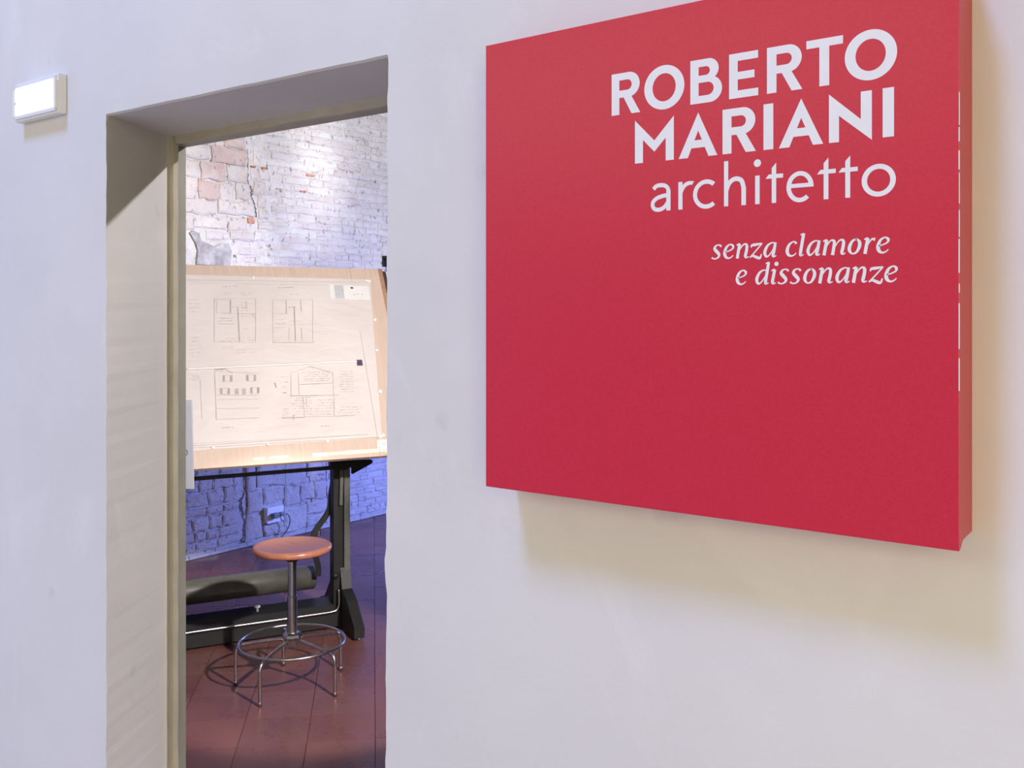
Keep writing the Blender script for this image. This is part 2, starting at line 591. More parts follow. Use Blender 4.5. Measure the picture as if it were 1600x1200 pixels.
done = {(round(p.x, 3), round(p.y, 3)) for p in tiles[:290]}
bm = bmesh.new()
for i in range(-45, 46):
    for j in range(-45, 46):
        p = anchor + d1 * (i * TS) + d2 * (j * TS)
        if p.x < -5.22 or p.x > 3.0 or p.y < 1.94 or p.y > 7.85 or (round(p.x, 3), round(p.y, 3)) in done:
            continue
        k = len(bm.verts)
        bm.from_mesh(tile_me)
        bm.verts.ensure_lookup_table()
        rot = Matrix.Rotation(R(45), 3, 'Z')
        for v in bm.verts[k:]:
            v.co = rot @ v.co + p
o = obj('tile_field', bm, M['tile'], floor)
o['kind'] = 'stuff'

# ---- brick and stone wall of the archive room
BX = -5.35
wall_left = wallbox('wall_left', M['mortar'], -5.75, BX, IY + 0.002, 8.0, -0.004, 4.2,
                    'whitewashed wall of old brick and stone blocks behind the drafting table')
setp(boxo('baseboard_left', M['mortar'], None, BX + 0.001, BX + 0.022, IY + 0.01, 7.9, 0.001, 0.022, 0.006), kind='structure',
     label='low plaster fillet along the foot of the brick wall')


def block_mesh(w, h, dep, seed, jit=0.006, n_w=4, n_h=2, ins=0.006):
    r = random.Random(seed)
    pts = []
    for k in range(n_w):
        pts.append((-w / 2 + w * k / n_w, -h / 2))
    for k in range(n_h):
        pts.append((w / 2, -h / 2 + h * k / n_h))
    for k in range(n_w):
        pts.append((w / 2 - w * k / n_w, h / 2))
    for k in range(n_h):
        pts.append((-w / 2, h / 2 - h * k / n_h))
    pts = [(y + r.uniform(-jit, jit), z + r.uniform(-jit, jit)) for y, z in pts]
    bm = bmesh.new()
    A = [bm.verts.new((-0.01, y, z)) for y, z in pts]
    B = [bm.verts.new((dep - ins * r.uniform(0.5, 1.1), y, z)) for y, z in pts]
    C = []
    for y, z in pts:
        fy = max(0.0, 1 - ins * r.uniform(0.9, 1.8) / (w / 2))
        fz = max(0.0, 1 - ins * r.uniform(0.9, 1.8) / (h / 2))
        C.append(bm.verts.new((dep + r.uniform(-0.003, 0.003), y * fy, z * fz)))
    n = len(pts)
    cen = bm.verts.new((dep + r.uniform(-0.002, 0.004), 0, 0))
    for i in range(n):
        j = (i + 1) % n
        bm.faces.new((A[i], A[j], B[j], B[i]))
        bm.faces.new((B[i], B[j], C[j], C[i]))
        bm.faces.new((C[i], C[j], cen))
    bmesh.ops.recalc_face_normals(bm, faces=bm.faces)
    me = bpy.data.meshes.new('brick')
    bm.to_mesh(me)
    bm.free()
    return me


# large blocks read off the photograph: y0, y1, z0, z1, material, depth
BLOCKS = [
    (3.858, 4.140, 2.579, 2.686, 'pink_stone', .034), (3.778, 3.970, 2.456, 2.576, 'pink_stone', .034),
    (3.986, 4.142, 2.466, 2.572, 'stone', .030), (3.757, 3.925, 2.330, 2.449, 'pink_stone', .030), (3.930, 4.036, 2.332, 2.449, 'stone', .026),
    (4.046, 4.165, 2.350, 2.458, 'stone', .032), (3.646, 3.900, 2.225, 2.322, 'stone', .028), (3.915, 4.196, 2.244, 2.338, 'stone', .034),
    (3.640, 3.846, 2.584, 2.668, 'stone', .028), (3.560, 3.766, 2.458, 2.575, 'stone', .022), (3.560, 3.747, 2.330, 2.446, 'stone', .026),
    (3.960, 4.126, 2.692, 2.760, 'pink_stone', .030), (3.750, 3.952, 2.676, 2.750, 'stone', .026), (3.560, 3.742, 2.676, 2.750, 'stone', .024),
    (3.56, 3.635, 2.584, 2.668, 'stone', .022),
    # narrow stones right of the crack
    (4.195, 4.262, 2.585, 2.70, 'stone', .026), (4.176, 4.245, 2.50, 2.578, 'brick', .020), (4.20, 4.30, 2.40, 2.492, 'stone', .026),
    (4.252, 4.335, 2.505, 2.575, 'stone', .024), (4.235, 4.30, 2.31, 2.392, 'stone', .022), (4.245, 4.325, 2.235, 2.30, 'stone', .026),
    # courses below
    (3.56, 3.72, 2.125, 2.215, 'stone', .026), (3.73, 3.985, 2.135, 2.215, 'stone', .024), (3.99, 4.14, 2.150, 2.232, 'stone', .024),
    (4.235, 4.38, 2.16, 2.225, 'stone', .022),
    (3.82, 4.00, 2.068, 2.126, 'brick', .022), (4.01, 4.20, 2.075, 2.140, 'brick', .024), (4.21, 4.34, 2.08, 2.150, 'brick', .022),
]
# lower part, right of the lower crack: big dressed blocks
BLOCKS += [
    (4.135, 4.212, .372, .640, 'stone', .030), (4.226, 4.46, .385, .640, 'stone', .030), (4.47, 4.66, .36, .640, 'stone', .026), (4.67, 4.85, .40, .640, 'stone', .030),
    (4.140, 4.275, .215, .362, 'stone', .032), (4.47, 4.60, .215, .352, 'stone', .026), (4.61, 4.74, .235, .352, 'stone', .028), (4.70, 4.85, .355, .393, 'brick', .02),
    (4.75, 4.855, .225, .348, 'stone', .022), (4.135, 4.27, .035, .205, 'stone', .024), (4.47, 4.66, .036, .208, 'stone', .028), (4.67, 4.855, .12, .218, 'stone', .024),
    (4.67, 4.83, .036, .112, 'stone', .028), (4.285, 4.46, .270, .378, 'stone', .024), (4.29, 4.46, .036, .115, 'stone', .030),
]
rr = random.Random(21)
taken = [(b[0] - .005, b[1] + .005, b[2] - .004, b[3] + .004) for b in BLOCKS]
taken += [(4.145, 4.19, 2.15, 2.75), (3.70, 4.00, 1.90, 2.068), (4.28, 4.47, .115, .27)]
# rubble stones, lower left
z = 0.036
while z < 0.64:
    hgt = rr.uniform(0.055, 0.105)
    if z + hgt > .60:
        hgt = max(0.05, .64 - z)
    y = 3.30 + rr.uniform(0, .06)
    while y < 4.07:
        w = rr.uniform(.08, .19)
        if y + w > 4.04:
            w = 4.075 + rr.uniform(-.012, .012) - y
        if w > .04:
            BLOCKS.append((y + .003, y + w - .006, z + rr.uniform(0, .008), z + hgt - rr.uniform(.004, .016), 'stone', rr.uniform(.018, .038)))
        y += w
    z += hgt
taken.append((3.25, 4.135, 0, .645))
taken.append((4.13, 4.865, 0, .645))


def overlap(a, b):
    return a[0] < b[1] and a[1] > b[0] and a[2] < b[3] and a[3] > b[2]


for k, (y0, y1, z0, z1, mt, dep) in enumerate(BLOCKS):
    dep *= .62
    w, h = y1 - y0, z1 - z0
    me = block_mesh(w, h, dep, 100 + k, jit=min(.011, .09 * min(w, h)), n_w=4, n_h=3, ins=0.009)
    me.materials.append(M[mt])
    o = link('stone_block', me, wall_left)
    o.location = (BX, (y0 + y1) / 2, (z0 + z1) / 2)
# thin brick courses, each brick an object; meshes shared between alike bricks
LONG = [block_mesh(.247, .047, .009, 500 + i, .0045, 5, 2, .005) for i in range(9)]
SHORT = [block_mesh(.120, .047, .009, 600 + i, .0045, 3, 2, .006) for i in range(6)]
for me in LONG + SHORT:
    me.materials.append(M['brick'])
cand = []
z = .036
row = 0
while z < 3.55:
    y = 3.2 - rr.uniform(0, .25)
    while y < 6.2:
        lng = rr.random() < .62
        w = .252 if lng else .125
        bb = (y + .003, y + w - .004, z + .002, z + .047)
        if not any(overlap(bb, t) for t in taken):
            cand.append((y + w / 2, z + .0245, lng))
        elif lng:
            for hy in (y, y + .126):
                hb = (hy + .003, hy + .12, z + .002, z + .047)
                if not any(overlap(hb, t) for t in taken):
                    cand.append((hy + .062, z + .0245, False))
        y += w
    z += .0525
    row += 1


def seen(c):
    y, z, l = c
    # seen through the doorway and not behind the drawing board
    q = y / BX
    return 3.55 < y < 5.62 and (z < .66 or z > 1.86) and z < 2.66 + (y - 3.67) * .29 + .05 and (z > -.02)


vis = [c for c in cand if seen(c)]
rest = [c for c in cand if not seen(c)]
rr.shuffle(vis)
rest = vis[295:] + rest
vis = vis[:295]
for (y, z, l) in vis:
    me = rr.choice(LONG if l else SHORT)
    o = link('brick', me, wall_left)
    o.location = (BX + rr.uniform(-.004, .002), y + rr.uniform(-.003, .003), z + rr.uniform(-.002, .002))
    o.rotation_euler = (rr.uniform(-.012, .012), rr.uniform(-.01, .01), rr.uniform(-.02, .02))
    o.scale = (1, rr.uniform(.96, 1.01), rr.uniform(.92, 1.03))
bm = bmesh.new()
for (y, z, l) in rest:
    me = rr.choice(LONG if l else SHORT)
    k = len(bm.verts)
    bm.from_mesh(me)
    bm.verts.ensure_lookup_table()
    for v in bm.verts[k:]:
        v.co += Vector((BX + rr.uniform(-.001, .001), y, z))
o = obj('brick_courses', bm, M['brick'], wall_left)
o['kind'] = 'stuff'
# the two long cracks, painted dark for the shade and dirt in the open gaps
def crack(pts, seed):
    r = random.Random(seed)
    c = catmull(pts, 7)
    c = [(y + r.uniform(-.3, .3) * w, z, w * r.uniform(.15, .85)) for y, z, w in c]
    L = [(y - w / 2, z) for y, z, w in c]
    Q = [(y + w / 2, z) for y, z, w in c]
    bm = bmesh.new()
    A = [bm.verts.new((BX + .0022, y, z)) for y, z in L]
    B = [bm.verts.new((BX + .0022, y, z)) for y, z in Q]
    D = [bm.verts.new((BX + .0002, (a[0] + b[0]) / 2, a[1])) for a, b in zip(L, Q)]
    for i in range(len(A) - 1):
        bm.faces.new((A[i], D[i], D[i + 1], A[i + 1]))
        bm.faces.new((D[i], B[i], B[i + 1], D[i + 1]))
    o = obj('crack', bm, M['gap_shade'], wall_left, recalc=False)
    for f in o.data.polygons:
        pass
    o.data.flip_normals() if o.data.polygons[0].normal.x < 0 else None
    o['label'] = 'crack between the stones, its shade and dirt painted dark'


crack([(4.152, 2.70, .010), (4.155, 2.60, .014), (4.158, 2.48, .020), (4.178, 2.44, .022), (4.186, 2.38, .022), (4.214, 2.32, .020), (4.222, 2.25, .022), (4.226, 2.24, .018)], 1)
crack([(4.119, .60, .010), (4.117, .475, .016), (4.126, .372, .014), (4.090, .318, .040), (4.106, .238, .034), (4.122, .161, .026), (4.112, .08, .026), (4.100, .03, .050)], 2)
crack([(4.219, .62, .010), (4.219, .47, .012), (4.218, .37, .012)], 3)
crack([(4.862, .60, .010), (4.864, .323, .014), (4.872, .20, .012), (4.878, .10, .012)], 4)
# grey cement patch and a scrap of bare red brick
bm = bmesh.new()
pp = [(3.69, 2.10), (3.72, 2.115), (3.755, 2.10), (3.775, 2.055), (3.82, 2.04), (3.88, 2.02), (3.93, 2.045), (3.985, 2.05), (4.01, 2.0), (4.0, 1.90), (3.74, 1.90), (3.75, 1.99), (3.73, 2.04)]
prism(bm, pp, 'x', BX - .002, BX + .020)
o = obj('cement_patch', bm, M['cement'], wall_left)
o['label'] = 'smooth grey cement patch'
for k, (y0, y1, z0, z1, d) in enumerate(((4.150, 4.205, 2.196, 2.236, .012), (4.265, 4.315, 2.578, 2.594, .020), (4.17, 4.21, 2.582, 2.590, .022), (4.66, 4.74, 2.575, 2.592, .0175), (4.60, 4.66, 2.455, 2.467, .0175))):
    me = block_mesh(y1 - y0, z1 - z0, d, 900 + k, .004, 4, 2, .003)
    me.materials.append(M['raw'])
    o = link('brick', me, wall_left)
    o.location = (BX, (y0 + y1) / 2, (z0 + z1) / 2)
    o['label'] = 'scrap of bare red brick'

# ------------------------------------------------------------------ red exhibition sign
SX, SZ, SY = -1.0218, 1.2886, 1.292
sign = empty('exhibition_sign', (SX, WY, SZ), 0, 'large square red sign with white lettering hung on the plaster wall', 'sign')
W = 0.752
H = 0.7555
TH = WY - SY
bm = bmesh.new()
box(bm, 0, W, -TH, -TH + .004, 0, H, .0008)
obj('face', bm, M['red'], sign)
bm = bmesh.new()
# folded sides: the lower right return is cut back a little
y_f, y_b = -TH + .004, -.0005
prism(bm, [(y_f, 0), (y_f + .008, .002), (y_f + .018, .009), (y_f + .03, .0105), (y_b, .0115), (y_b, H), (y_f, H)], 'x', .004, W - .0006)
obj('box_frame', bm, M['red'], sign)
bm = bmesh.new()
r2 = random.Random(5)
zq = .20
while zq < .56:
    ln = r2.uniform(.01, .06)
    wdt = r2.uniform(.0003, .0008)
    box(bm, W - wdt, W + .0004, -TH - .0003, -TH + .002, zq, zq + ln)
    zq += ln + r2.uniform(.001, .014)
o = obj('worn_edge', bm, M['edge_white'], sign)
o['label'] = 'white line where the red foil is worn off the edge'
o['kind'] = 'stuff'


def flat(bm, pts, eps):
    vs = [bm.verts.new((x, -TH - eps, z)) for x, z in pts]
    for t in tessellate_polygon([[Vector((x, z, 0)) for x, z in pts]]):
        bm.faces.new([vs[i] for i in t])


def ribbon(bm, outer, inner, eps, closed=False):
    A = [bm.verts.new((x, -TH - eps, z)) for x, z in outer]
    B = [bm.verts.new((x, -TH - eps, z)) for x, z in inner]
    n = len(A)
    for i in range(n if closed else n - 1):
        j = (i + 1) % n
        bm.faces.new((A[i], A[j], B[j], B[i]))


def arc(cx, cy, rx, ry, a0, a1, n=20):
    return [(cx + rx * math.cos(R(a0 + (a1 - a0) * k / n)), cy + ry * math.sin(R(a0 + (a1 - a0) * k / n))) for k in range(n + 1)]


def L_R():
    p = [[(0, 0), (13.8, 0), (13.8, 64.2), (0, 64.2)], [(21.3, 26.2), (34.5, 28.2), (50.6, 0), (35.4, 0)]]
    out = [(10, 64.2)] + arc(30.65, 45.15, 19.05, 19.05, 90, -90) + [(10, 26.1)]
    inn = [(10, 53)] + arc(27.8, 45.2, 7.9, 7.9, 90, -90) + [(10, 37.3)]
    return p, [(out, inn, False)]


def L_O():
    return [], [(arc(33.6, 32, 33.6, 33.2, 0, 360, 56)[:-1], arc(33.6, 32, 19.4, 21, 0, 360, 56)[:-1], True)]


def L_B():
    p = [[(0, 0), (13.3, 0), (13.3, 64.2), (0, 64.2)]]
    o1 = [(10, 64.2)] + arc(28.6, 48.4, 16.4, 15.8, 90, -90) + [(10, 32.6)]
    i1 = [(10, 53.2)] + arc(24.8, 46.9, 6.3, 6.3, 90, -90) + [(10, 40.6)]
    o2 = [(10, 38)] + arc(31.2, 19, 19, 19, 90, -90) + [(10, 0)]
    i2 = [(10, 30)] + arc(27.6, 20.5, 9.5, 9.5, 90, -90) + [(10, 11)]
    return p, [(o1, i1, False), (o2, i2, False)]


def L_E():
    return [[(0, 0), (13.2, 0), (13.2, 64), (0, 64)], [(12, 53), (43.7, 53), (43.7, 64), (12, 64)], [(12, 26.4), (38.4, 26.4), (38.4, 37.3), (12, 37.3)], [(12, 0), (44, 0), (44, 10.9), (12, 10.9)]], []


def L_T():
    return [[(0, 53.1), (49.7, 53.1), (49.7, 64.2), (0, 64.2)], [(17.9, 0), (31.3, 0), (31.3, 54), (17.9, 54)]], []


def L_M():
    return [[(0, 0), (13.9, 0), (13.9, 34.8), (33.4, 15.1), (52.5, 34.4), (52.5, 0), (66.1, 0), (66.1, 65.9), (33.4, 32.2), (0, 65.9)]], []


def L_A():
    return [[(0, 0), (15, 0), (31.7, 38.8), (31.7, 65.3)], [(48, 0), (62, 0), (31.7, 65.3), (31.7, 38.8)], [(20.5, 13.7), (42.5, 13.7), (37.9, 25), (25.3, 25)]], []


def L_I():
    return [[(0, 0), (14.3, 0), (14.3, 64), (0, 64)]], []


def L_N():
    return [[(0, 0), (13.5, 0), (13.5, 35.1), (56.4, -1.6), (56.4, 63.6), (42.1, 63.6), (42.1, 27.3), (0, 65.5)]], []


def S_stroke(pts, w, n=8):
    """constant-width stroke along a smoothed path -> (outer, inner)"""
    c = catmull(pts, n)
    o, i = [], []
    for k, p in enumerate(c):
        a, b = c[max(k - 1, 0)], c[min(k + 1, len(c) - 1)]
        dx, dy = b[0] - a[0], b[1] - a[1]
        l = math.hypot(dx, dy) or 1
        ww = p[2] if len(p) > 2 else w
        nx, ny = -dy / l * ww / 2, dx / l * ww / 2
        o.append((p[0] + nx, p[1] + ny))
        i.append((p[0] - nx, p[1] - ny))
    return o, i, False


def l_a():
    return [[(26.4, 0), (33.4, 0), (33.4, 31), (26.4, 31)]], [S_stroke([(4.8, 33.6), (9.5, 37.8), (17, 38.9), (24.5, 37.4), (29, 33.0), (29.9, 27)], 6.2),
                                                     S_stroke([(28.5, 23.2), (20, 22.2), (10.5, 19.5), (4.4, 14.5), (3.4, 9), (6.2, 4.0), (12.5, 2.1), (19.5, 3.4), (25.0, 7.2), (28.5, 12)], 6.2)]


def l_r():
    return [[(0, 0), (6.8, 0), (6.8, 40.9), (0, 40.9)], [(17.2, 41.3), (25.6, 40.4), (22.4, 35.2), (18.0, 36)]], [S_stroke([(3.6, 24), (7.2, 31.5), (12.5, 36.6), (18.2, 38.5)], 6)]


def l_c():
    o = arc(19, 20.0, 21.2, 21.4, 49, 311, 40)
    i = arc(19, 20.0, 14.7, 15.0, 49, 311, 40)
    return [], [(o, i, False)]


def l_h():
    return [[(0, 0), (6.5, 0), (6.5, 65.0), (0, 65.0)], [(26.5, 0), (33.4, 0), (33.4, 26), (26.5, 26)]], [S_stroke([(3.4, 22), (7.2, 31.8), (14, 37.6), (21, 38.2), (27, 34.6), (29.9, 25)], 6.6)]


def l_i():
    return [[(0, 0), (6.7, 0), (6.7, 40.2), (0, 40.2)], arc(3.4, 57.8, 5.4, 5.4, 0, 345, 23)], []


def l_t(wl=9.0, wr=16.4):
    return [[(0, 0), (6.5, 0), (6.5, 56.0), (0, 48.9)], [(-wl, 34.4), (wr, 34.4), (wr, 40.2), (-wl + 4.6, 40.2)]], []


def l_e():
    o = arc(19, 19.8, 19.0, 21.4, 4, 312, 44)
    i = arc(19, 19.8, 12.6, 15.2, 9, 312, 44)
    return [[(4, 18.7), (37.9, 18.7), (38, 21.6), (31.5, 24.3), (4, 24.3)]], [(o, i, False)]


def l_o():
    return [], [(arc(21.75, 20, 21.75, 21.4, 0, 360, 48)[:-1], arc(21.75, 20, 14.7, 14.9, 0, 360, 48)[:-1], True)]


def it(*strokes, polys=()):
    return list(polys), [S_stroke(s, 0) for s in strokes]


N1 = [(1.4, 18.9, 1.5), (4.2, 20.0, 2.8), (6.6, 20.6, 2.6)]
STEM = [(6.3, 20.6, 4.3), (4.2, 10, 4.4), (2.4, 0, 4.4)]
I_ = {
    's': lambda: it([(0.7, 2.8, 2.8), (3.0, 1.2, 2.2), (6.8, 0.7, 2.0), (11.2, 3.3, 3.0), (11.9, 7.0, 4.4), (8.6, 11.0, 5.0), (5.3, 15.2, 4.4), (7.2, 19.3, 2.6), (11, 20.5, 1.9), (14.0, 19.7, 2.6), (15.4, 17.6, 3.0)]),
    'e': lambda: it([(3.2, 10.0, 1.6), (9, 11.3, 1.7), (14.6, 14.4, 2.4), (15.2, 18.2, 3.6), (11.2, 20.6, 2.0), (5.6, 17.2, 3.4), (2.5, 9.4, 4.6), (3.8, 3.4, 4.4), (8, 0.9, 2.6), (12.5, 2.2, 1.8), (15.4, 5.0, 1.3)]),
    'n': lambda: it(N1, STEM, [(3.8, 8, 1.4), (8.6, 16, 1.9), (13.2, 20.0, 2.4), (16.9, 18.3, 4.0), (16.5, 11, 4.4), (14.8, 3.2, 4.3), (16.4, 1.0, 2.5), (20.0, 2.2, 1.2)]),
    'z': lambda: it([(3.0, 14.6, 1.4), (3.9, 17.8, 3.0), (8.5, 18.5, 4.0), (19.2, 20.0, 2.0)], [(18.7, 19.6, 2.0), (10, 10, 1.9), (1.0, 0.6, 2.0)], [(1, 1.0, 1.8), (5.5, 3.0, 3.2), (11, 0.8, 4.2), (15.8, -.4, 3.4), (18.2, 5.2, 1.5)]),
    'a': lambda: it([(17.4, 19.6, 1.8), (12.5, 20.2, 2.0), (6.4, 16.3, 3.4), (2.5, 7.8, 4.5), (4.1, 1.7, 3.4), (8, 2.4, 2.0), (13.3, 8.8, 1.7), (16.8, 16, 2.0)], [(18.0, 20.6, 3.6), (16.0, 10, 4.4), (14.4, 3.0, 4.3), (15.8, .9, 2.5), (19.2, 2.3, 1.2)]),
    'c': lambda: it([(15.2, 17.2, 3.8), (14.0, 19.6, 2.6), (10.5, 20.2, 2.0), (5.2, 16.2, 3.6), (2.5, 8.8, 4.6), (4, 3, 4.2), (8, .9, 2.6), (12.5, 2.2, 1.8), (15.2, 5, 1.3)]),
    'l': lambda: it([(2.6, 29.2, 1.4), (7.4, 30.9, 2.4)], [(7.4, 31.2, 4.3), (4.9, 17, 4.4), (2.7, 3.6, 4.3), (3.6, 1.0, 2.6), (7.2, 2.2, 1.2)]),
    'm': lambda: it(N1, STEM, [(3.8, 8, 1.4), (8.4, 16, 1.8), (12.4, 19.9, 2.2), (16.2, 18.3, 3.8), (15.8, 11, 4.3), (13.9, 0, 4.4)], [(15.6, 8, 1.4), (20.3, 16, 1.8), (24.6, 19.9, 2.2), (28.5, 18.3, 3.9), (28.1, 11, 4.4), (26.4, 3.2, 4.3), (28.0, 1.0, 2.5), (31.2, 2.2, 1.2)]),
    'o': lambda: it([(12.3, 20.2, 2.0), (6.8, 17.8, 3.2), (3.0, 11, 4.4), (2.8, 5, 4.2), (6.2, 1.0, 2.1), (11.5, 2.6, 3.0), (15.4, 9.4, 4.4), (15.8, 15.8, 4.2), (12.3, 20.2, 2.0), (10.5, 20.0, 2.2)]),
    'r': lambda: it(N1, STEM, [(4.2, 9, 1.4), (8.4, 15.8, 1.9), (11.8, 19.2, 2.4), (15.4, 18.4, 4.4)]),
    'd': lambda: it([(17.2, 18.8, 1.8), (12.5, 20.2, 2.0), (6.4, 16.3, 3.4), (2.5, 7.8, 4.5), (4.1, 1.7, 3.4), (8, 2.4, 2.0), (13.3, 8.8, 1.7), (17, 15, 2.0)], [(15.6, 29.2, 1.4), (20.2, 30.9, 2.4)], [(20.0, 31.2, 4.0), (17.4, 16, 4.4), (15.2, 3.2, 4.3), (16.4, 1.0, 2.5), (19.8, 2.3, 1.2)]),
    'i': lambda: it(N1, [(6.4, 20.6, 4.3), (4.4, 11, 4.4), (3.0, 3.2, 4.3), (4.2, 1.0, 2.6), (8.0, 2.2, 1.2)], polys=[arc(8.8, 28.4, 3.0, 3.0, 0, 345, 15)]),
}
UP = {'R': L_R, 'O': L_O, 'B': L_B, 'E': L_E, 'T': L_T, 'M': L_M, 'A': L_A, 'I': L_I, 'N': L_N}
LO = {'a': l_a, 'r': l_r, 'c': l_c, 'h': l_h, 'i': l_i, 't': l_t, 'e': l_e, 'o': l_o}


def letter(glyph, x, base):
    polys, ribs = glyph
    bm = bmesh.new()
    eps = .00025
    for p in polys:
        flat(bm, [((x + a) / 1000, (base + b) / 1000) for a, b in p], eps)
        eps += .00003
    for o_, i_, cl in ribs:
        f = lambda q: ((x + q[0]) / 1000, (base + q[1]) / 1000)
        ribbon(bm, [f(q) for q in o_], [f(q) for q in i_], eps, cl)
        eps += .00003
    for f_ in bm.faces:
        f_.normal_update()
        if f_.normal.y > 0:
            f_.normal_flip()
    return obj('letter', bm, M['white_print'], sign, recalc=False)


for ch, x in zip('ROBERTO', (250.3, 307.9, 384.8, 445.8, 502.5, 558.6, 610.6)):
    letter(UP[ch](), x, 604.4)
for ch, x in zip('MARIANI', (291.7, 365.7, 435.7, 497.4, 519.7, 589.5, 659.6)):
    letter(UP[ch](), x, 526.2)
for ch, x in zip('architetto', (318.9, 365.2, 391.3, 438.0, 485.1, 509.4, 530.6, 582.3, 611.3, 632.7)):
    letter(LO[ch](), x, 450.9)
for ch, x in zip('senza', (418.2, 436.6, 455.8, 476.3, 496.9)):
    letter(I_[ch](), x, 375.2)
for ch, x in zip('clamore', (529.2, 547.6, 558.4, 580.4, 614.2, 634.6, 651.3)):
    letter(I_[ch](), x, 375.2)
for ch, x in zip('e', (455.8,)):
    letter(I_[ch](), x, 337.4)
for ch, x in zip('dissonanze', (485.1, 507.5, 517.8, 535.2, 553.9, 574.6, 597.8, 619.6, 641.1, 661.5)):
    letter(I_[ch](), x, 337.4)

# ------------------------------------------------------------------ emergency lamp on the wall
lamp = empty('emergency_lamp', (-2.655, WY, 2.128), 0, 'lit white rectangular emergency lamp on the wall beside the doorway', 'lamp')
lw, lh = .236, .109
boxo('housing', M['lamp_plastic'], lamp, -lw / 2, lw / 2, -.026, -.0005, 0, lh, .003)
boxo('rim', M['lamp_clear'], lamp, -lw / 2 + .006, lw / 2 - .006, -.031, -.0255, .006, lh - .006, .002)
o = boxo('diffuser', M['lamp_glow'], lamp, -lw / 2 + .016, lw / 2 - .016, -.034, -.0305, .016, lh - .016, .0015)
o['label'] = 'glowing white diffuser'
for sx in (-1, 1):
    boxo('clip', M['lamp_plastic'], lamp, sx * (lw / 2 - .004) - .004, sx * (lw / 2 - .004) + .004, -.034, -.025, .012, lh - .020, .0015)
boxo('indicator', M['lamp_clear'], lamp, -lw / 2 + .012, -lw / 2 + .024, -.0355, -.0335, .046, .054, .001)

# ------------------------------------------------------------------ drafting table (local x along the board, y away from the viewer)
RZ = math.atan2(.895, .446)
PB = Vector((-3.2077, 3.2959, 0))
tbl = empty('drafting_table', PB, RZ, 'large tilted wooden drawing board on a dark iron counterweight stand', 'drafting table')
TILT = R(31)
BLEN = 1.065
BZ = .908
BL, BR = -1.47, .143
BT = .024


def on_board(a, b, h=0.0):
    """a along the board, b up its slope, h out of its face -> table coordinates"""
    return Vector((a, b * math.sin(TILT) - h * math.cos(TILT), BZ + b * math.cos(TILT) + h * math.sin(TILT)))


def board_box(bm, a0, a1, b0, b1, h0, h1):
    vs = [bm.verts.new(on_board(a, b, h)) for a in (a0, a1) for b in (b0, b1) for h in (h0, h1)]
    for f in [(0, 1, 3, 2), (4, 6, 7, 5), (0, 4, 5, 1), (2, 3, 7, 6), (0, 2, 6, 4), (1, 5, 7, 3)]:
        bm.faces.new([vs[i] for i in f])


def board_part(name, mat, parent, a0, a1, b0, b1, h0, h1):
    bm = bmesh.new()
    board_box(bm, a0, a1, b0, b1, h0, h1)
    return obj(name, bm, mat, parent)


board = board_part('board', M['board'], tbl, BL, BR, 0, BLEN, -BT, 0)
board_part('end_strip', M['board_side'], board, BR + .0005, BR + .024, -.002, BLEN + .002, -BT, -.002)
o = board_part('batten', M['board_back'], board, BR + .0, BR + .052, -.002, BLEN + .002, -BT - .045, -BT - .0025)
o['label'] = 'dark batten behind the board edge'
board_part('batten', M['board_back'], board, BL + .1, BL + .16, .02, BLEN - .02, -BT - .045, -BT - .0005)
bm = bmesh.new()
r3 = random.Random(3)
a = -.62
while a < BR - .02:
    ln = r3.uniform(.03, .12)
    wd = .004 + .007 * max(0, (a + .62) / .7) + r3.uniform(0, .004)
    if a > -.40 or r3.random() < .45:
        b = .028 + r3.uniform(-.003, .003)
        board_box(bm, a, min(a + ln, BR - .003), b - wd, b + wd, -.001, .0006)
    a += ln * (.97 if a > -.40 else 1.4)
o = obj('paint_wear', bm, M['worn'], board)
o['label'] = 'streak of white along the lower board edge'
o['kind'] = 'stuff'
# parallel-rule cord stretched down the face and hanging under the edge
bm = bmesh.new()
tube(bm, [on_board(-.012, BLEN - .004, .004), on_board(-.03, .0, .004), on_board(-.032, -.01, -.012), on_board(-.034, -.05, -.03) + Vector((0, 0, 0))], .0009, 5)
obj('rule_cord', bm, M['cord'], tbl)

# stand
PX = -.108
boxo('post', M['iron'], tbl, PX - .040, PX + .010, .375, .445, .10, .872, .003)
o = boxo('slide_rail', M['iron_pale'], tbl, PX + .013, PX + .044, .368, .43, .06, .80, .003)
o['label'] = 'paler grey slide rail on the post'
boxo('rail_cap', M['knob'], tbl, PX + .014, PX + .043, .369, .429, .8003, .806, .001)
boxo('post', M['iron'], tbl, -1.25, -1.20, .375, .445, .10, .872, .003)
# pivot head and tapered horn
bm = bmesh.new()
prism(bm, [(PX - .068, .875), (PX + .046, .875), (PX + .046, .815), (PX + .01, .80), (PX - .045, .80), (PX - .068, .815)], 'y', .33, .3745)
obj('pivot_head', bm, M['black'], tbl)
boxo('pivot_bracket', M['black'], tbl, PX - .05, PX + .03, .29, .44, .873, .93, .004)
boxo('pivot_bracket', M['black'], tbl, -1.27, -1.19, .29, .44, .873, .93, .004)
bm = bmesh.new()
prism(bm, [(PX + .047, .846), (PX + .14, .842), (PX + .152, .836), (PX + .152, .826), (PX + .14, .818), (PX + .047, .775)], 'y', .335, .365)
obj('tilt_lever', bm, M['black'], tbl)
bm = bmesh.new()
tube(bm, [(-1.3, .352, .806), (PX - .06, .352, .812)], .0105, 12)
obj('tie_bar', bm, M['black'], tbl)
